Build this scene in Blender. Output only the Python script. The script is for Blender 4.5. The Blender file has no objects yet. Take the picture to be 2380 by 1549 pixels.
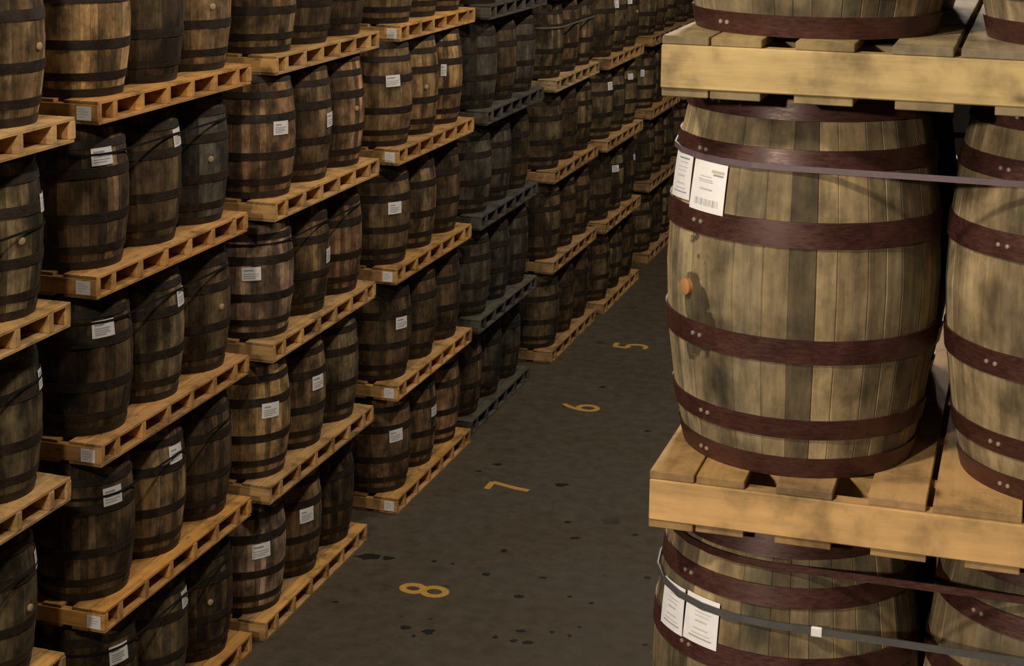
import bpy, bmesh, math, random
from mathutils import Matrix, Vector
rnd = random.Random(7)
C = bpy.context.scene.collection
S = bpy.context.scene

# ------------------------------------------------------------------ camera
F, YAW, PIT, ROLL, CY, CH = 3939.55, 0.303584, 0.110044, -0.0147011, 104.738, 5.7838
def make_camera():
    cam = bpy.data.cameras.new('camera'); o = bpy.data.objects.new('camera', cam); C.objects.link(o)
    c, s = math.cos(YAW), math.sin(YAW); cp, sp = math.cos(PIT), math.sin(PIT); cr, sr = math.cos(ROLL), math.sin(ROLL)
    R = Vector((c, s, 0)); F0 = Vector((-s, c, 0)); Z = Vector((0, 0, 1))
    D = F0*cp - Z*sp; U = F0*sp + Z*cp
    r = R*cr - U*sr; u = R*sr + U*cr
    m = Matrix(((r.x, u.x, -D.x, 0), (r.y, u.y, -D.y, 0), (r.z, u.z, -D.z, CH), (0, 0, 0, 1)))
    o.matrix_world = m
    cam.sensor_fit = 'HORIZONTAL'; cam.sensor_width = 36; cam.lens = F/2380*36
    cam.shift_y = -(774.5-CY)/2380
    cam.clip_start = .05; cam.clip_end = 200
    S.camera = o
make_camera()
S.view_settings.view_transform = 'Standard'; S.view_settings.look = 'None'
S.view_settings.gamma = 1; S.view_settings.use_curve_mapping = False
S.view_settings.exposure = 0.35

# ------------------------------------------------------------------ light
w = bpy.data.worlds.new('world'); S.world = w; w.use_nodes = True
w.node_tree.nodes['Background'].inputs[0].default_value = (1, .9, .78, 1)
w.node_tree.nodes['Background'].inputs[1].default_value = .004
def lamp(name, loc, energy, size, col):
    l = bpy.data.lights.new(name, 'POINT'); l.shadow_soft_size = size; l.energy = energy; l.color = col
    o = bpy.data.objects.new(name, l); C.objects.link(o); o.location = loc
    return o
WARM = (1, .88, .72)
lamp('high_bay_lamp', (-3.3, -5.5, 7.3), 1900, .2, WARM)              # over the aisle behind the camera
lamp('high_bay_lamp', (-2.0, 0.5, 8.3), 640, .2, WARM)
for y, e in ((8.6, 430), (14.5, 470), (21.0, 500)): lamp('high_bay_lamp', (-1.6, y, 8.5), e, .2, WARM)

# ------------------------------------------------------------------ materials
def newmat(name):
    m = bpy.data.materials.new(name); m.use_nodes = True; nt = m.node_tree; nt.nodes.clear()
    out = nt.nodes.new('ShaderNodeOutputMaterial'); b = nt.nodes.new('ShaderNodeBsdfPrincipled')
    nt.links.new(b.outputs[0], out.inputs[0]); return m, nt, b
def N(nt, t, **k):
    n = nt.nodes.new(t)
    for a, v in k.items(): setattr(n, a, v)
    return n
def noise(nt, vec, scale, detail=4, rough=.6):
    n = N(nt, 'ShaderNodeTexNoise'); n.inputs['Scale'].default_value = scale; n.inputs['Detail'].default_value = detail
    n.inputs['Roughness'].default_value = rough; nt.links.new(vec, n.inputs['Vector']); return n.outputs['Fac']
def ramp(nt, fac, stops):
    r = N(nt, 'ShaderNodeValToRGB'); cr = r.color_ramp
    while len(cr.elements) < len(stops): cr.elements.new(.5)
    for e, (p, c) in zip(cr.elements, stops):
        e.position = p; e.color = (c, c, c, 1) if not isinstance(c, tuple) else c+(1,)
    nt.links.new(fac, r.inputs[0]); return r.outputs[0]
def mul(nt, a, b, f=1.0, mode='MULTIPLY'):
    m = N(nt, 'ShaderNodeMix', data_type='RGBA', blend_type=mode); 
    if isinstance(f, bpy.types.NodeSocket): nt.links.new(f, m.inputs[0])
    else: m.inputs[0].default_value = f
    for s, i in ((a, 6), (b, 7)):
        if isinstance(s, tuple): m.inputs[i].default_value = s+(1,)
        else: nt.links.new(s, m.inputs[i])
    return m.outputs[2]
def vmath(nt, op, a, b):
    v = N(nt, 'ShaderNodeVectorMath', operation=op)
    for s, i in ((a, 0), (b, 1)):
        if isinstance(s, tuple): v.inputs[i].default_value = s
        else: nt.links.new(s, v.inputs[i])
    return v.outputs[0]
def bump(nt, b, h, strength=.3, dist=.004):
    n = N(nt, 'ShaderNodeBump'); n.inputs['Strength'].default_value = strength; n.inputs['Distance'].default_value = dist
    nt.links.new(h, n.inputs['Height']); nt.links.new(n.outputs[0], b.inputs['Normal'])
def grain_vec(nt, scale):
    tc = N(nt, 'ShaderNodeTexCoord'); oi = N(nt, 'ShaderNodeObjectInfo')
    comb = N(nt, 'ShaderNodeCombineXYZ')
    m1 = N(nt, 'ShaderNodeMath', operation='MULTIPLY'); m1.inputs[1].default_value = 37.0
    nt.links.new(oi.outputs['Random'], m1.inputs[0])
    for i in range(3): nt.links.new(m1.outputs[0], comb.inputs[i])
    v = vmath(nt, 'ADD', vmath(nt, 'MULTIPLY', tc.outputs['Object'], scale), comb.outputs[0])
    return v, oi

def stave_material(name, stain_lo=.42, blob=None, dark=.30):
    m, nt, b = newmat(name)
    v, oi = grain_vec(nt, (40, 40, 3))
    g = noise(nt, v, 1.0, 5, .65)
    col = mul(nt, oi.outputs['Color'], ramp(nt, g, [(.25, .62), (.5, 1.0), (.8, 1.35)]))
    geo = N(nt, 'ShaderNodeNewGeometry')
    pos = vmath(nt, 'MULTIPLY', geo.outputs['Position'], (1, 1, .55))
    st = noise(nt, pos, 4.2, 4, .62)
    col = mul(nt, col, ramp(nt, st, [(stain_lo-.07, dark), (stain_lo+.06, .85), (.62, 1.08)]))
    bl = noise(nt, geo.outputs['Position'], 9.5, 4, .6)
    col = mul(nt, col, ramp(nt, bl, [(.34, .58), (.52, 1.0), (.68, 1.22)]))
    fine = noise(nt, vmath(nt, 'MULTIPLY', geo.outputs['Position'], (1, 1, .3)), 34, 3, .6)
    col = mul(nt, col, ramp(nt, fine, [(.3, .72), (.55, 1.0), (.75, 1.22)]))
    if blob:
        for (c, sc) in blob:
            d = N(nt, 'ShaderNodeVectorMath', operation='LENGTH')
            warp = noise(nt, geo.outputs['Position'], 14, 3)
            nt.links.new(vmath(nt, 'MULTIPLY', vmath(nt, 'SUBTRACT', geo.outputs['Position'], c), sc), d.inputs[0])
            ad = N(nt, 'ShaderNodeMath', operation='MULTIPLY_ADD'); nt.links.new(warp, ad.inputs[0]); ad.inputs[1].default_value = 1.1
            nt.links.new(d.outputs['Value'], ad.inputs[2])
            col = mul(nt, col, ramp(nt, ad.outputs[0], [(.0, .30), (.95, .33), (1.3, 1.0)]))
    nt.links.new(col, b.inputs['Base Color']); b.inputs['Roughness'].default_value = .78
    b.inputs['Specular IOR Level'].default_value = .25
    bump(nt, b, g, .35, .004)
    return m
def lumber_material(name):
    m, nt, b = newmat(name)
    v, oi = grain_vec(nt, (26, 2.2, 26))
    g = noise(nt, v, 1.0, 5, .6)
    col = mul(nt, oi.outputs['Color'], ramp(nt, g, [(.28, .70), (.5, 1.0), (.75, 1.18)]))
    geo = N(nt, 'ShaderNodeNewGeometry')
    d = noise(nt, geo.outputs['Position'], 5.5, 4, .6)
    col = mul(nt, col, ramp(nt, d, [(.34, .50), (.50, .98), (.7, 1.15)]))
    sep = N(nt, 'ShaderNodeSeparateXYZ'); tc = N(nt, 'ShaderNodeTexCoord'); nt.links.new(tc.outputs['Object'], sep.inputs[0])
    ab = N(nt, 'ShaderNodeMath', operation='ABSOLUTE'); nt.links.new(sep.outputs['Y'], ab.inputs[0])
    gt = N(nt, 'ShaderNodeMath', operation='GREATER_THAN'); nt.links.new(ab.outputs[0], gt.inputs[0]); gt.inputs[1].default_value = .9905
    col = mul(nt, col, (.55, .56, .60), gt.outputs[0])            # sawn board ends are greyer and darker
    kn = N(nt, 'ShaderNodeTexVoronoi'); kn.inputs['Scale'].default_value = 1.0
    tv, _ = grain_vec(nt, (11, 4.6, 11)); nt.links.new(tv, kn.inputs['Vector'])
    col = mul(nt, col, ramp(nt, kn.outputs['Distance'], [(.05, .42), (.13, .85), (.2, 1.0)]))
    nt.links.new(col, b.inputs['Base Color']); b.inputs['Roughness'].default_value = .7
    b.inputs['Specular IOR Level'].default_value = .25
    bump(nt, b, g, .25, .003)
    return m
def hoop_material(name, lo, hi, rough=.42, metal=.55):
    m, nt, b = newmat(name)
    geo = N(nt, 'ShaderNodeNewGeometry')
    n1 = noise(nt, geo.outputs['Position'], 9, 5, .65)
    n2 = noise(nt, vmath(nt, 'MULTIPLY', geo.outputs['Position'], (1, 1, 4)), 40, 3, .6)
    col = mul(nt, lo, hi, ramp(nt, n1, [(.35, 0.0), (.65, 1.0)]), 'MIX')
    col = mul(nt, col, ramp(nt, n2, [(.3, .75), (.7, 1.15)]))
    nt.links.new(col, b.inputs['Base Color']); b.inputs['Metallic'].default_value = metal
    nt.links.new(ramp(nt, n2, [(.3, rough-.08), (.7, rough+.14)]), b.inputs['Roughness'])
    return m
def plain(name, col, rough=.6, metal=0.0, var=.12, scale=20):
    m, nt, b = newmat(name)
    geo = N(nt, 'ShaderNodeNewGeometry')
    n = noise(nt, geo.outputs['Position'], scale, 3)
    nt.links.new(mul(nt, col, ramp(nt, n, [(.3, 1-var), (.7, 1+var)])), b.inputs['Base Color'])
    b.inputs['Roughness'].default_value = rough; b.inputs['Metallic'].default_value = metal
    return m

M_STAVE_L = stave_material('oak_staves_left', .46, None, .26)
M_STAVE_R = stave_material('oak_staves_right', .43, [((-.76, 3.92, 4.71), (8.5, 8.5, 3.4))], .40)
M_PINE = lumber_material('pallet_pine')
M_HOOP_L = hoop_material('hoop_dark_steel', (.022, .014, .009), (.046, .031, .021), .55, .35)
M_HOOP_R = hoop_material('hoop_rust_brown', (.042, .014, .009), (.080, .030, .023), .42, .3)
M_HEAD = plain('barrel_head_wood', (.05, .035, .02), .8)
M_PAPER = plain('label_paper', (.72, .70, .70), .6, 0, .05, 30)
M_INK = plain('label_ink', (.30, .29, .30), .6)
M_INK2 = plain('label_ink_soft', (.46, .44, .44), .6)
M_TAN = plain('label_ink_tan', (.50, .45, .33), .6)
M_BUNG = plain('bung_wood', (.36, .25, .14), .7)
M_CORK = plain('bung_orange', (.35, .16, .05), .7)
M_RIVET = plain('rivet_steel', (.45, .36, .30), .35, .6)
M_STRAP = plain('strap_black', (.008, .007, .007), .45)
M_STRAP_P = plain('strap_violet_brown', (.105, .07, .08), .5)
M_STRAP_W = plain('strap_pale', (.16, .14, .10), .5)
M_BUCKLE = plain('buckle_white', (.7, .68, .66), .4)
M_YEL = plain('floor_paint_yellow', (.52, .29, .055), .65, 0, .35, 60)
M_OIL = plain('oil_dark', (.007, .006, .005), .5)
M_WALL = plain('wall_dark', (.025, .022, .02), .9, 0, .2, 2)

def floor_material():
    m, nt, b = newmat('concrete_floor')
    geo = N(nt, 'ShaderNodeNewGeometry'); p = geo.outputs['Position']
    a = noise(nt, p, .9, 6, .62); c = noise(nt, p, 7, 5, .6); d = noise(nt, p, 60, 3, .6)
    col = mul(nt, (.090, .070, .044), (.068, .057, .041), ramp(nt, a, [(.35, 0.0), (.65, 1.0)]), 'MIX')
    col = mul(nt, col, ramp(nt, a, [(.3, .70), (.55, 1.0), (.75, 1.2)]))
    col = mul(nt, col, ramp(nt, c, [(.3, .82), (.6, 1.08), (.75, 1.2)]))
    col = mul(nt, col, ramp(nt, d, [(.3, .9), (.7, 1.1)]))
    sp = noise(nt, p, 3.4, 2, .5)
    col = mul(nt, col, ramp(nt, sp, [(.24, .45), (.31, 1.0)]))
    nt.links.new(col, b.inputs['Base Color'])
    nt.links.new(ramp(nt, c, [(.3, .50), (.7, .72)]), b.inputs['Roughness'])
    b.inputs['Specular IOR Level'].default_value = .35
    bump(nt, b, d, .15, .002)
    return m
M_FLOOR = floor_material()

# ------------------------------------------------------------------ mesh helpers
def mesh_from(name, verts, faces, mats, mi=None, smooth=None):
    me = bpy.data.meshes.new(name); me.from_pydata(verts, [], faces); me.update()
    for m in mats: me.materials.append(m)
    if mi:
        for p, i in zip(me.polygons, mi): p.material_index = i
    if smooth is not None:
        for p in me.polygons: p.use_smooth = True
        me.set_sharp_from_angle(angle=math.radians(smooth))
    return me
def obj(name, me, parent=None, loc=None, rot=None, scale=None, color=None):
    o = bpy.data.objects.new(name, me); C.objects.link(o)
    if parent: o.parent = parent
    if loc: o.location = loc
    if rot: o.rotation_euler = rot
    if scale: o.scale = scale
    if color: o.color = (*color, 1)
    return o
def empty(name, loc, label, cat, group=None, rotz=0):
    o = bpy.data.objects.new(name, None); C.objects.link(o); o.location = loc; o.rotation_euler = (0, 0, rotz)
    o.empty_display_size = .1; o['label'] = label; o['category'] = cat
    if group: o['group'] = group
    return o
def tag(o, label, cat, group=None):
    o['label'] = label; o['category'] = cat
    if group: o['group'] = group
    return o
def box_mesh(name, sx, sy, sz, mat, bev=.003):
    bm = bmesh.new(); bmesh.ops.create_cube(bm, size=1)
    for v in bm.verts: v.co = Vector((v.co.x*sx, v.co.y*sy, v.co.z*sz))
    if bev: bmesh.ops.bevel(bm, geom=bm.edges[:], offset=bev, segments=1, affect='EDGES')
    me = bpy.data.meshes.new(name); bm.to_mesh(me); bm.free(); me.materials.append(mat); return me

# ------------------------------------------------------------------ setting
def slab(name, x0, x1, y0, y1, z0, z1, mat):
    v = [(x, y, z) for z in (z0, z1) for y in (y0, y1) for x in (x0, x1)]
    f = [(0, 2, 3, 1), (4, 5, 7, 6), (0, 1, 5, 4), (2, 6, 7, 3), (0, 4, 6, 2), (1, 3, 7, 5)]
    o = obj(name, mesh_from(name, v, f, [mat])); o['kind'] = 'structure'; return o
floor = slab('floor', -7.2, 6, -9, 34, -.2, 0, M_FLOOR)
slab('wall_left', -7.4, -7.2, -9, 34, 0, 9.6, M_WALL)
slab('wall_right', 6, 6.2, -9, 34, 0, 9.6, M_WALL)
slab('wall_back', -7.4, 6.2, 34, 34.2, 0, 9.6, M_WALL)
slab('ceiling', -7.4, 6.2, -9, 34.2, 9.6, 9.8, M_WALL)

# ------------------------------------------------------------------ barrel meshes (unit barrel: bilge radius .33, height .91)
H, RB, P, PH = .91, .33, 1.05, .14
def rad(z, R=RB): t = 2*z/H-1; return R*(.835+.165*(1-t*t))
def stave_mesh(name, ha, mat):
    rows = [0, .13, .29, .455, .62, .78, H]; g = .0026/RB
    vs, fs = [], []
    for z in rows:
        r = rad(z)
        for a, rr in ((-ha, r-.0022), (-ha+g, r), (ha-g, r), (ha, r-.0022), (ha, r-.028), (-ha, r-.028)):
            vs.append((rr*math.cos(a), rr*math.sin(a), z))
    for i in range(len(rows)-1):
        for k in range(6):
            a, b2 = i*6+k, i*6+(k+1) % 6
            fs.append((a, b2, b2+6, a+6))
    fs.append(tuple(range(5, -1, -1))); n = (len(rows)-1)*6; fs.append(tuple(range(n, n+6)))
    return mesh_from(name, vs, fs, [mat], None, 40)
NA, NB, NC = 12, 11, 11
UN = 2*math.pi/(NA+.78*NB+1.22*NC)
def stave_set(mat):
    return [(UN*f/2, stave_mesh('stave', UN*f/2, mat)) for f in (1, .78, 1.22)]
def ring_mesh(name, z0, z1, mat, R=RB, th=.004, n=56, off=.0):
    vs, fs = [], []
    zs = (z0, (z0+z1)/2, z1)
    for j in range(n):
        a = 2*math.pi*j/n; c, s = math.cos(a), math.sin(a)
        for z in zs: r = rad(z, R)+th+off; vs.append((r*c, r*s, z))
        for z in (z1, z0): r = rad(z, R)-.003; vs.append((r*c, r*s, z))
    for j in range(n):
        k = (j+1) % n
        for q in range(5): fs.append((j*5+q, k*5+q, k*5+(q+1) % 5, j*5+(q+1) % 5))
    return mesh_from(name, vs, fs, [mat], None, 40)
HOOPS = [(.000, .050), (.100, .148), (.288, .345), (.562, .622), (.738, .786), (.852, .908)]
def hoop_set(mat): return [ring_mesh('hoop', a, b, mat) for a, b in HOOPS]
def head_mesh():
    n = 40; vs = []; fs = []
    for z in (.03, .052):
        for j in range(n): a = 2*math.pi*j/n; vs.append((.262*math.cos(a), .262*math.sin(a), z))
    fs.append(tuple(range(n-1, -1, -1))); fs.append(tuple(range(n, 2*n)))
    for j in range(n): k = (j+1) % n; fs.append((j, k, n+k, n+j))
    return mesh_from('barrel_head', vs, fs, [M_HEAD])
def bung_mesh(mat):
    n = 14; vs = []; fs = []
    for x, r in ((-.01, .021), (.009, .021), (.012, .016)):
        for j in range(n): a = 2*math.pi*j/n; vs.append((x, r*math.cos(a), r*math.sin(a)))
    fs.append(tuple(range(2*n, 3*n)))
    for q in range(2):
        for j in range(n): k = (j+1) % n; fs.append((q*n+j, q*n+k, q*n+n+k, q*n+n+j))
    return mesh_from('bung', vs, fs, [mat], None, 40)
def rivet_mesh():
    vs = []; fs = []; n = 8
    for x, r in ((0, .006), (.003, .005)):
        for j in range(n): a = 2*math.pi*j/n; vs.append((x, r*math.cos(a), r*math.sin(a)))
    vs.append((.0045, 0, 0))
    for j in range(n): k = (j+1) % n; fs += [(j, k, n+k, n+j), (n+j, n+k, 2*n)]
    return mesh_from('rivet', vs, fs, [M_RIVET])
STAVES = {'L': stave_set(M_STAVE_L), 'R': stave_set(M_STAVE_R)}
HOOPM = {'L': hoop_set(M_HOOP_L), 'R': hoop_set(M_HOOP_R)}
HEAD = head_mesh(); BUNG = bung_mesh(M_BUNG); CORK = bung_mesh(M_CORK); RIVET = rivet_mesh()
SMALL_PRINT = [(.12, .50, .68, .78, 1), (.12, .80, .50, .56, 1), (.12, .72, .38, .44, 1), (.12, .78, .26, .32, 1), (.12, .60, .14, .20, 1)]
SMALL_PRINT2 = [(.10, .62, .70, .82, 1), (.10, .88, .46, .52, 1), (.10, .88, .30, .36, 1), (.10, .70, .16, .22, 1)]
BIG_PRINT = ([(.58, .94, .80, .86, 3), (.64, .92, .745, .785, 1), (.26, .60, .69, .71, 2), (.22, .64, .62, .645, 2), (.24, .66, .585, .605, 2),
              (.28, .66, .43, .47, 2)]
             + [(.16+.70*k/17, .16+.70*(k+(.72 if k % 3 else .45))/17, .12, .26, 1 if k % 4 == 1 else 2) for k in range(17)])
PAGE_PRINT = [(.30, .86, .84, .88, 1), (.36, .80, .76, .785, 2), (.3, .8, .66, .68, 2), (.3, .76, .58, .60, 2), (.34, .70, .46, .50, 2),
              (.30, .74, .30, .33, 2), (.26, .80, .20, .225, 2), (.18, .86, .12, .15, 1)]
def label_mesh(zc, w, h, prints, R=RB, tilt=0.0, curl=0.0):
    us = sorted({0, .25, .5, .75, 1} | {round(p[i], 3) for p in prints for i in (0, 1)})
    vv = sorted({0, .5, 1} | {round(p[i], 3) for p in prints for i in (2, 3)})
    vs, fs, mi = [], [], []
    nu, nv = len(us), len(vv)
    for layer in (1, 0):
        for v in vv:
            for u in us:
                du, dv = (u-.5)*w, (v-.5)*h
                x, z = du*math.cos(tilt)-dv*math.sin(tilt), zc+du*math.sin(tilt)+dv*math.cos(tilt)
                r = rad(z, R)+.0046+.0010*layer+(curl*max(0, .35-v)**2 if curl else 0)
                a = x/R; vs.append((r*math.cos(a), r*math.sin(a), z))
    for j in range(nv-1):
        for i in range(nu-1):
            a = j*nu+i; fs.append((a, a+1, a+nu+1, a+nu))
            uc, vc = (us[i]+us[i+1])/2, (vv[j]+vv[j+1])/2
            mi.append(next((p[4] for p in prints if p[0] < uc < p[1] and p[2] < vc < p[3]), 0))
    o = nu*nv
    rim = [i for i in range(nu)]+[j*nu+nu-1 for j in range(1, nv)]+[(nv-1)*nu+i for i in range(nu-2, -1, -1)]+[j*nu for j in range(nv-2, 0, -1)]
    for q in range(len(rim)): a, b2 = rim[q], rim[(q+1) % len(rim)]; fs.append((b2, a, a+o, b2+o)); mi.append(0)
    return mesh_from('paper_label', vs, fs, [M_PAPER, M_INK, M_INK2, M_TAN], mi)

def barrel(side, x, y, z, R, tint, label, group, labels=(), bung=None, rivet_az=None, seed=0, cork=False):
    r = random.Random(seed)
    t = empty('oak_barrel', (x, y, z), label, 'barrel', group)
    s = R/RB
    order = [0]*NA+[1]*NB+[2]*NC; r.shuffle(order)
    a = r.random()*6.28
    for k in order:
        ha, me = STAVES[side][k]; a += ha
        v = math.exp(r.gauss(0, .27)) if r.random() > .12 else r.choice((.55, 1.5))
        hue = r.gauss(0, .03)
        obj('stave', me, t, None, (0, 0, a), (s, s, 1), (tint[0]*v*(1+hue), tint[1]*v, tint[2]*v*(1-hue)))
        a += ha
    for i, me in enumerate(HOOPM[side]):
        h = obj('hoop', me, t, None, (0, 0, r.random()*6), (s, s, 1))
        if rivet_az is not None:
            az0 = rivet_az+r.uniform(-.05, .05); zc = sum(HOOPS[i])/2
            rot0 = h.rotation_euler.z
            for q in (0, .075):
                rr = (rad(zc)+.004); aa = az0+q-rot0
                obj('rivet', RIVET, h, (rr*math.cos(aa), rr*math.sin(aa), zc), (0, 0, aa), (1/s, 1/s, 1))
    obj('barrel_head', HEAD, t, None, None, (s, s, 1)); obj('barrel_head', HEAD, t, (0, 0, H-.084), None, (s, s, 1))
    if bung:
        az, zb = math.radians(bung[0]), bung[1]; rr = rad(zb, R)
        obj('bung', CORK if cork else BUNG, t, (rr*math.cos(az), rr*math.sin(az), zb), (0, 0, az))
    for (az, zc, w_, h_, pr, tilt, curl) in labels:
        obj('paper_label', label_mesh(zc, w_, h_, pr, R, tilt, curl), t, None, (0, 0, math.radians(az)))
    return t

# ------------------------------------------------------------------ pallets
PW, PL = 1.40, 2.0
STR_Y = [.026, .205, .52, .84, 1.16, 1.48, 1.795, 1.974]
TOPB = [(0, .107), (.112, .226), (.30, .43), (.51, .64), (.655, .85), (.93, 1.03), (1.10, 1.25), (1.288, 1.40)]
BOTB = [(0, .107), (.112, .226), (.30, .43), (.52, .645), (.73, .85), (1.174, 1.285), (1.29, 1.40)]
STRINGER = box_mesh('stringer', .05, PW, .10, M_PINE)
BOARDS = {}
def board_me(wd):
    k = round(wd, 3)
    if k not in BOARDS: BOARDS[k] = box_mesh('deck_board', k, 1.985, .0198, M_PINE, .002)
    return BOARDS[k]
def pallet(sgn, x, y, z, tint, label, group, rotz=0, seed=0, tags=()):
    """sgn -1: the pallet runs from its aisle edge x towards -x; +1 towards +x"""
    r = random.Random(seed)
    t = empty('wooden_pallet', (x, y, z), label, 'pallet', group, rotz)
    def tv(o=1.0):
        v = math.exp(r.gauss(0, .11))*o; h = r.gauss(0, .05)
        return (tint[0]*v*(1+h*.5), tint[1]*v, tint[2]*v*(1-h*2))
    for u0, u1 in TOPB:
        obj('deck_board', board_me(u1-u0), t, (sgn*((u0+u1)/2), PL/2+r.uniform(-.004, .004), PH-.01), None, None, tv())
    for u0, u1 in BOTB:
        obj('bottom_board', board_me(u1-u0), t, (sgn*((u0+u1)/2), PL/2+r.uniform(-.004, .004), .01), None, None, tv())
    for yy in STR_Y:
        obj('stringer', STRINGER, t, (sgn*(PW/2)+r.uniform(-.003, .003)-sgn*.001, yy, PH/2), (0, 0, math.pi/2), None, tv())
    for (u, zc, wd, hd) in tags:      # paper tag on the end stringer
        nu = [(-.5, -.5), (.5, -.5), (.5, .5), (-.5, .5)]
        vs = [(sgn*u+a*wd, -.0015, zc+b*hd) for a, b in nu]+[(sgn*u+a*wd, .001, zc+b*hd) for a, b in nu]
        k = len(vs)
        for j, ww in enumerate((.5, .7, .6, .35)):
            zz = zc+hd*(.28-.18*j)
            for a, b in ((0, -.5), (1, -.5), (1, .5), (0, .5)): vs.append((sgn*u-wd*.38+a*ww*wd, -.0019, zz+b*hd*.07))
        fs = [(0, 1, 2, 3), (7, 6, 5, 4), (0, 4, 5, 1), (1, 5, 6, 2), (2, 6, 7, 3), (3, 7, 4, 0)]+[(k+4*j, k+4*j+1, k+4*j+2, k+4*j+3) for j in range(4)]
        obj('paper_label', mesh_from('paper_label', vs, fs, [M_PAPER, M_INK2], [0]*6+[1]*4), t)
    return t

# ------------------------------------------------------------------ left row
LEFT = {0: [(-5.2, 6.15), (-5.2, 6.15), (-5.16, 6.17), (-5.07, 6.07), (-5.02, 6.04)],
        1: [(-5.28, 8.72), (-5.26, 8.67), (-5.26, 8.66), (-5.24, 8.6), (-5.2, 8.57)],
        2: [(-5.25, 10.88), (-5.21, 10.87), (-5.21, 10.93), (-5.19, 10.92), (-5.23, 11.02)],
        3: [(-5.22, 13.47), (-5.2, 13.4), (-5.2, 13.35), (-5.18, 13.33), (-5.23, 13.48)],
        4: [(-5.27, 15.64), (-5.2, 15.65), (-5.2, 15.65), (-5.17, 15.7), (-5.15, 15.7)],
        5: [(-5.19, 18.25)]*5, 6: [(-5.15, 20.5)]*5, 7: [(-5.23, 23.35)]*5, 8: [(-5.2, 25.55)]*5}
LAB = {(1,3,0):(-27,.687,.15,.105),(1,3,1):(11,.674,.145,.115),(2,3,0):(-23,.517,.14,.10),(2,3,1):(7,.462,.14,.11),(3,3,0):(-40,.576,.14,.10),
 (3,3,2):(-44,.517,.06,.11),(1,2,0):(-31,.67,.155,.105),(1,2,1):(12,.655,.14,.115),(2,2,0):(-62,.50,.14,.10),(2,2,1):(10,.434,.12,.115),(3,2,0):(-33,.508,.14,.105),
 (0,3,2):(28,.60,.14,.10),(0,2,2):(27,.63,.14,.11),(0,1,2):(33,.63,.14,.10),(1,1,0):(-23,.655,.14,.11),(1,1,1):(-6,.669,.14,.115),(1,1,2):(38,.60,.13,.11),
 (2,1,0):(-31,.524,.15,.11),(2,1,1):(-12,.513,.14,.11),(2,0,0):(-39,.497,.15,.112),(1,0,1):(14,.66,.14,.115),(1,0,0):(-19,.651,.15,.115),
 (3,1,0):(-22,.512,.14,.105),(3,0,0):(-33,.526,.145,.11),(3,0,1):(-1,.495,.13,.09),(2,0,1):(-26,.503,.14,.115),(6,3,1):(-46,.628,.12,.10),
 (6,2,0):(-11,.677,.14,.105),(6,2,2):(-30,.649,.10,.08),(7,2,0):(-54,.521,.06,.10),(6,3,2):(-38,.615,.08,.07),(6,1,1):(-35,.564,.12,.09),(6,1,2):(-5,.586,.08,.08)}
BNG = {(2,3,2):(-14,.471),(3,3,1):(-29,.436),(1,3,2):(-24,.448),(0,3,2):(-17,.435),(1,2,2):(-9,.446),(1,0,2):(-32,.44),(0,1,2):(4,.40),(1,4,2):(-25,.434),(0,4,2):(6,.419),(6,3,2):(-10,.468)}
DK, MD, TN, RD, GY, PK, OL = (.115,.073,.035), (.20,.125,.058), (.34,.21,.09), (.25,.142,.072), (.080,.066,.048), (.36,.235,.15), (.135,.097,.048)
NAME = {DK:'dark brown', MD:'brown', TN:'tan', RD:'reddish brown', GY:'greyish dark', PK:'pale streaked', OL:'olive brown'}
TINT = {0: [[DK,DK,DK],[DK,DK,OL],[DK,DK,OL],[DK,DK,OL],[MD,MD,MD]],
        1: [[DK,OL,DK],[DK,MD,DK],[DK,OL,DK],[DK,DK,GY],[TN,DK,MD]],
        2: [[PK,MD,DK],[TN,MD,OL],[PK,MD,RD],[RD,MD,RD],[MD,DK,DK]],
        3: [[RD,MD,RD],[DK,DK,DK],[DK,MD,DK],[MD,TN,TN],[MD,MD,MD]],
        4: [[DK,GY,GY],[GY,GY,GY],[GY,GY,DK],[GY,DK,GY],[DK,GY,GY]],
        5: [[OL,DK,DK]]*2+[[OL,DK,OL],[OL,MD,OL],[DK,OL,DK]], 6: [[DK,OL,DK]]*2+[[OL,OL,OL],[DK,OL,DK],[OL,DK,DK]],
        7: [[OL,DK,OL]]*5, 8: [[DK,DK,OL]]*5}
STACK = ['first', 'second', 'third', 'fourth', 'fifth', 'sixth', 'seventh', 'eighth', 'farthest']
TIER = ['floor tier', 'second tier', 'third tier', 'fourth tier', 'top tier']
POSN = ['near', 'middle', 'far']
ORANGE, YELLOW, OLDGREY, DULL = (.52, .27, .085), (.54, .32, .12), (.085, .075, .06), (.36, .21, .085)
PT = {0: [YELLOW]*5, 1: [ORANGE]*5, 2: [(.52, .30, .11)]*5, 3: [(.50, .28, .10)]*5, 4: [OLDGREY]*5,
      5: [DULL]*3+[(.40, .27, .13), DULL], 6: [(.42, .25, .10)]*5, 7: [DULL]*5, 8: [DULL]*5}
PTN = {0: 'yellowish pine', 1: 'orange pine', 2: 'golden pine', 3: 'light orange pine', 4: 'old grey', 5: 'dull pine', 6: 'tan pine', 7: 'dull brown pine', 8: 'dim brown pine'}
SKIP = {(s, 4, i) for s in (5, 6, 7, 8) for i in range(3)} | {(4, 4, 2)} | {(0, l, 0) for l in range(5)}
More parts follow.
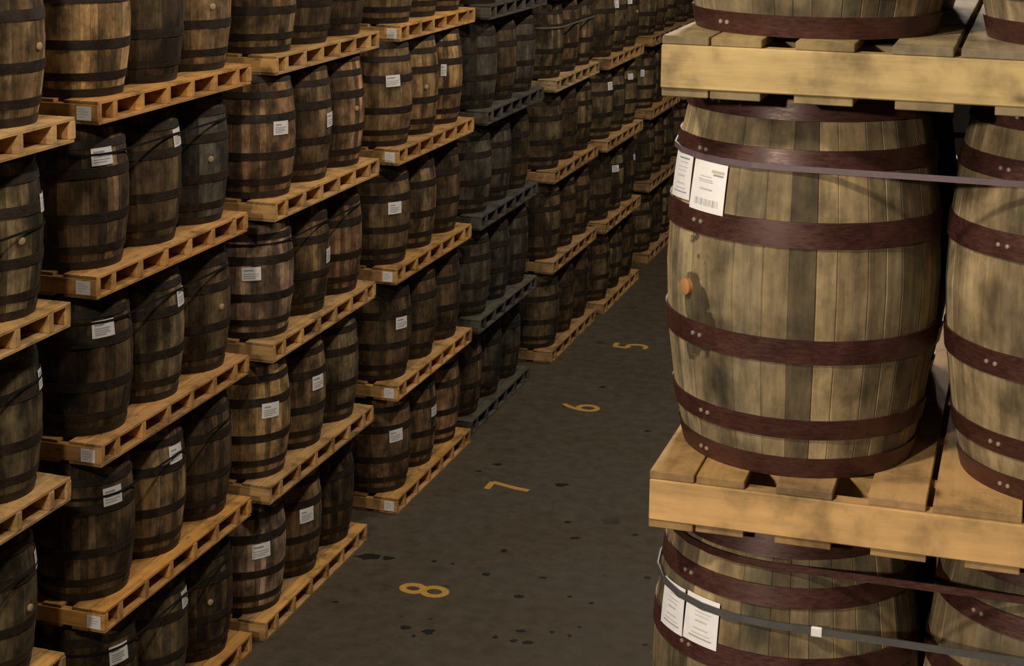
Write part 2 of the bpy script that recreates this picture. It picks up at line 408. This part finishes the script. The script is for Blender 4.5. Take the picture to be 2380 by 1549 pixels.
for s, levels in LEFT.items():
    for l, (x, y) in enumerate(levels):
        z = l*P
        tags = ()
        if s == 1 and l > 0: tags = ((.09 if l > 1 else .07, .068, .094, .082),)
        if s == 3: tags = ((.075, .072, .09, .085),)
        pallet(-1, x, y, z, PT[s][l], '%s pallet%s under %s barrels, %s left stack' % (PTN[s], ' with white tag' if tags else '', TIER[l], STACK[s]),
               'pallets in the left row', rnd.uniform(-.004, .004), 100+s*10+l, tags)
        for i in range(3):
            if (s, l, i) in SKIP: continue
            k = (s, l, i); tint = TINT[s][l][i]; labs = ()
            if k in LAB:
                az, zc, w_, h_ = LAB[k]
                labs = ((az, zc, w_, h_, SMALL_PRINT if (s+l+i) % 2 else SMALL_PRINT2, rnd.uniform(-.04, .04), 0),)
            what = 'white-labelled' if k in LAB else ('bung-dotted' if k in BNG else 'plain')
            text = '%s %s barrel, %s one on the %s of the %s left stack' % (NAME[tint], what, POSN[i], TIER[l], STACK[s])
            v = math.exp(rnd.gauss(0, .10))
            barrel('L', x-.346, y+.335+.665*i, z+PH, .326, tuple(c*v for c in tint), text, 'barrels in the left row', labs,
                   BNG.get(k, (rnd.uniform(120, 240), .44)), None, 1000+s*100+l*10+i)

# ------------------------------------------------------------------ right stack
RT = (.205, .152, .082)
RIGHT = [(-.84, 3.82), (-.84, 3.82), (-.84, 3.82), (-.85, 3.82), (-.838, 3.816), (-.816, 3.735)]
RTIER = ['floor tier', 'second tier', 'third tier', 'lower visible tier', 'middle visible tier', 'upper visible tier']
for l, (x, y) in enumerate(RIGHT):
    z = l*P
    tint = [(.46, .29, .12)]*3+[(.40, .26, .11), (.48, .295, .125), (.40, .29, .135)]
    pallet(1, x, y, z, tint[l], 'pale pine pallet under the %s barrels of the big right stack' % RTIER[l], 'pallets in the right stack', 0, 300+l)
    for i in range(2):
        labs = ()
        if i == 0 and l >= 3:
            labs = ((-126.5, .676, .118, .118, BIG_PRINT, -.02, .0), (-147.5, .686, .112, .112, PAGE_PRINT, .05, .0)) if l > 3 else ((-120.5, .662, .108, .115, PAGE_PRINT, .0, .0), (-140, .656, .108, .115, PAGE_PRINT, .05, .0))
        text = '%s grey-tan barrel%s on the %s of the right stack' % ('left' if i == 0 else 'right', ' with two labels' if labs else '', RTIER[l])
        barrel('R', x+.298+.684*i, y+.357, z+PH, .337, RT, text, 'barrels in the right stack', labs,
               (-136, .425) if i == 0 and l == 4 else (90, .44), math.radians(-132), 2000+l*10+i, True)

for l in (3, 4, 5):
    x, y = RIGHT[l]
    for i in range(2):
        barrel('R', x+.298+.684*i, y+.357+.69, l*P+PH, .337, RT, '%s rear barrel in the dark gap on the %s of the right stack' % ('left' if i == 0 else 'right', RTIER[l]),
               'barrels in the right stack', (), (90, .44), None, 2100+l*10+i)

# ------------------------------------------------------------------ straps
def band_mesh(pts, mat, hw=.008, th=.0022, closed=True):
    """flat band through pts; the pts carry an outward direction (nx, ny)"""
    vs, fs = [], []; n = len(pts)
    for (x, y, z, nx, ny) in pts:
        for a, b in ((th, -hw), (th, hw), (-th, hw), (-th, -hw)): vs.append((x+nx*a, y+ny*a, z+b))
    for j in range(n if closed else n-1):
        k = (j+1) % n
        for q in range(4): fs.append((j*4+q, k*4+q, k*4+(q+1) % 4, j*4+(q+1) % 4))
    if not closed: fs += [(0, 1, 2, 3), (n*4-1, n*4-2, n*4-3, n*4-4)]
    return mesh_from('strap', vs, fs, [mat])
def load_strap(cs, zrel, z0, R, mat, label, hw=.008, zf=None):
    """one band round a row of barrels with centres cs"""
    zr = rad(zrel, R)+.0085
    (x0, y0), (x1, y1) = cs[0], cs[-1]
    d = Vector((x1-x0, y1-y0)).normalized(); nrm = Vector((d.y, -d.x))   # right of travel
    base = math.atan2(nrm.y, nrm.x)
    pts = []
    m = 12
    for j in range(9):                                               # straight run along the front
        t = j/8; pts.append((x0+(x1-x0)*t, y0+(y1-y0)*t, base))
    pts = [(p[0]+nrm.x*zr, p[1]+nrm.y*zr, nrm.x, nrm.y) for p in pts]
    for j in range(1, m): a = base+math.pi*j/m; pts.append((x1+zr*math.cos(a), y1+zr*math.sin(a), math.cos(a), math.sin(a)))
    for j in range(9): t = 1-j/8; pts.append((x0+(x1-x0)*t-nrm.x*zr, y0+(y1-y0)*t-nrm.y*zr, -nrm.x, -nrm.y))
    for j in range(1, m): a = base+math.pi+math.pi*j/m; pts.append((x0+zr*math.cos(a), y0+zr*math.sin(a), math.cos(a), math.sin(a)))
    out = []
    for i, (x, y, nx, ny) in enumerate(pts):
        t = ((x-x0)*d.x+(y-y0)*d.y)/max(.01, math.hypot(x1-x0, y1-y0))
        zz = zrel+(zf(t) if zf else 0)
        out.append((x, y, z0+zz, nx, ny))
    return tag(obj('strap', band_mesh(out, mat, hw)), label, 'strap', 'straps round the barrel loads')
def lrow(s, l, i0=0):
    x, y = LEFT[s][l]; return [(x-.346, y+.335+.665*i) for i in range(i0, 3)]
load_strap(lrow(1, 3), .70, 3*P+PH, .326, M_STRAP, 'black strap round the fourth tier barrels of the second left stack', .007)
load_strap(lrow(1, 2), .71, 2*P+PH, .326, M_STRAP, 'black strap round the third tier barrels of the second left stack', .007)
load_strap(lrow(1, 1), .665, 1*P+PH, .326, M_STRAP, 'black strap round the second tier barrels of the second left stack', .007)
load_strap(lrow(1, 0), .69, PH, .326, M_STRAP, 'black strap round the floor tier barrels of the second left stack', .007)
load_strap(lrow(0, 3, 1), .485, 3*P+PH, .326, M_STRAP, 'black strap round the fourth tier barrels of the first left stack', .007)
load_strap(lrow(0, 2, 1), .64, 2*P+PH, .326, M_STRAP, 'black strap round the third tier barrels of the first left stack', .007)
load_strap(lrow(0, 1, 1), .605, 1*P+PH, .326, M_STRAP, 'black strap round the second tier barrels of the first left stack', .007)
load_strap(lrow(2, 2), .71, 2*P+PH, .326, M_STRAP, 'dark strap round the third tier barrels of the third left stack', .006)
load_strap(lrow(5, 3), .585, 3*P+PH, .326, M_STRAP_W, 'pale strap round the fourth tier barrels of the sixth left stack', .009)
def rrow(l): x, y = RIGHT[l]; return [(x+.298, y+.357), (x+.982, y+.357)]
load_strap(rrow(4), .745, 4*P+PH, 0.337, M_STRAP_P, 'violet-brown strap across the middle visible tier of the right stack', .007)
load_strap(rrow(3), .835, 3*P+PH, 0.337, M_HOOP_R, 'rusty brown strap high across the lower visible tier of the right stack', .0085)
grey = load_strap(rrow(3), .70, 3*P+PH, .337, plain('strap_grey', (.07, .068, .065), .4), 'grey strap with white buckle across the lower visible tier, right stack', .0085)

_c = rrow(3)[0]
obj('buckle', box_mesh('buckle', .026, .008, .024, M_BUCKLE, .002), grey, (_c[0]+.117, _c[1]-rad(.70, .337)-.0115, 3*P+PH+.70))['label'] = 'white strap buckle'

# ------------------------------------------------------------------ yellow numbers painted on the floor
def stroke(bm, pts, wd, closed=False, z=.0025):
    n = len(pts); L, R_ = [], []
    for i, p in enumerate(pts):
        a = Vector(pts[(i-1) % n] if (closed or i) else pts[0]); b = Vector(pts[(i+1) % n] if (closed or i < n-1) else pts[-1])
        t = (b-a).normalized(); q = Vector((-t.y, t.x))*wd/2; p = Vector(p)
        L.append((p+q, bm)); R_.append((p-q, bm))
    vl = [[bm.verts.new((p.x, p.y, zz)) for p, _ in L] for zz in (z, .0003)]
    vr = [[bm.verts.new((p.x, p.y, zz)) for p, _ in R_] for zz in (z, .0003)]
    for i in range(n if closed else n-1):
        k = (i+1) % n
        bm.faces.new((vl[0][i], vr[0][i], vr[0][k], vl[0][k]))
        bm.faces.new((vl[1][i], vl[0][i], vl[0][k], vl[1][k])); bm.faces.new((vr[0][i], vr[1][i], vr[1][k], vr[0][k]))
def arc(cx, cy, rx, ry, a0, a1, n=28):
    return [(cx+rx*math.cos(math.radians(a0+(a1-a0)*i/n)), cy+ry*math.sin(math.radians(a0+(a1-a0)*i/n))) for i in range(n+1)]
GLYPH = {'8': [(arc(0, -.088, .078, .092, 0, 360)[:-1], True), (arc(0, .092, .068, .084, 0, 360)[:-1], True)],
         '6': [(arc(0, -.085, .085, .10, 0, 360)[:-1], True), ([(-.083, -.085), (-.075, -.02), (-.05, .06), (-.01, .13), (.045, .19)], False)],
         '7': [([(-.10, .19), (.09, .19)], False), ([(.085, .19), (.05, .08), (.01, -.06), (-.01, -.19)], False)],
         '5': [([(.09, .19), (-.07, .19)], False), ([(-.068, .19), (-.078, .03)], False), (arc(.0, -.07, .09, .11, 140, -130), False)]}
for ch, x, y, lab in (('8', -4.455, 12.10, 'yellow figure eight on the concrete floor, nearest of the painted numbers'),
                      ('7', -4.48, 14.42, 'yellow figure seven painted on the concrete floor'),
                      ('6', -4.47, 16.88, 'yellow figure six with curved tail painted on the concrete floor'),
                      ('5', -4.49, 19.27, 'yellow figure five on the concrete floor, farthest of the painted numbers')):
    bm = bmesh.new()
    for q, (pts, cl) in enumerate(GLYPH[ch]): stroke(bm, pts, .058, cl, .0025+.0008*q)
    me = bpy.data.meshes.new('floor_number'); bm.to_mesh(me); bm.free(); me.materials.append(M_YEL)
    tag(obj('floor_number', me, None, (x, y, 0), (0, 0, math.pi/2)), lab, 'floor number', 'yellow floor numbers')

# ------------------------------------------------------------------ oil spots on the floor (parts of the floor)
STAINS = [(-4.36,11.44,.043,.036),(-4.17,11.43,.054,.05),(-4.95,12.58,.051,.044),(-5.12,12.56,.128,.062),(-4.08,12.55,.038,.042),(-4.09,13.04,.03,.036),
 (-4.57,12.65,.026,.022),(-4.41,12.65,.021,.021),(-3.71,12.24,.045,.039),(-3.33,12.37,.024,.024),(-2.83,12.92,.034,.029),(-3.6,13.5,.049,.032),
 (-3.75,13.82,.036,.034),(-3.67,11.51,.027,.032),(-3.52,11.5,.035,.028),(-3.41,11.51,.046,.035),(-3.52,11.67,.051,.029),(-3.29,11.73,.023,.025),
 (-3.15,11.72,.019,.028),(-3.12,11.88,.023,.018),(-4.77,14.96,.045,.035),(-4.88,14.73,.034,.028),(-3.63,16.39,.037,.033),(-4.05,14.65,.072,.055),
 (-3.13,13.74,.031,.028),(-3.14,12.31,.024,.027),(-3.63,12.64,.038,.021),(-4.25,11.33,.015,.028),(-2.58,11.76,.027,.028),(-5.03,11.67,.032,.019),
 (-4.42,17.64,.046,.031),(-4.23,11.64,.02,.015)]
for i, (x, y, a, b) in enumerate(STAINS):
    r = random.Random(i); n = 14; vs = [(0, 0, .0012)]; c, s_ = math.cos(.3), math.sin(.3)
    for j in range(n):
        t = 2*math.pi*j/n; k = r.uniform(.65, 1.15); u, v = a*k*math.cos(t), b*k*math.sin(t)
        vs.append((u*c-v*s_, u*s_+v*c, .0006))
    obj('oil_stain', mesh_from('oil_stain', vs, [(0, j+1, (j+1) % n+1) for j in range(n)], [M_OIL]), floor, (x, y, 0))
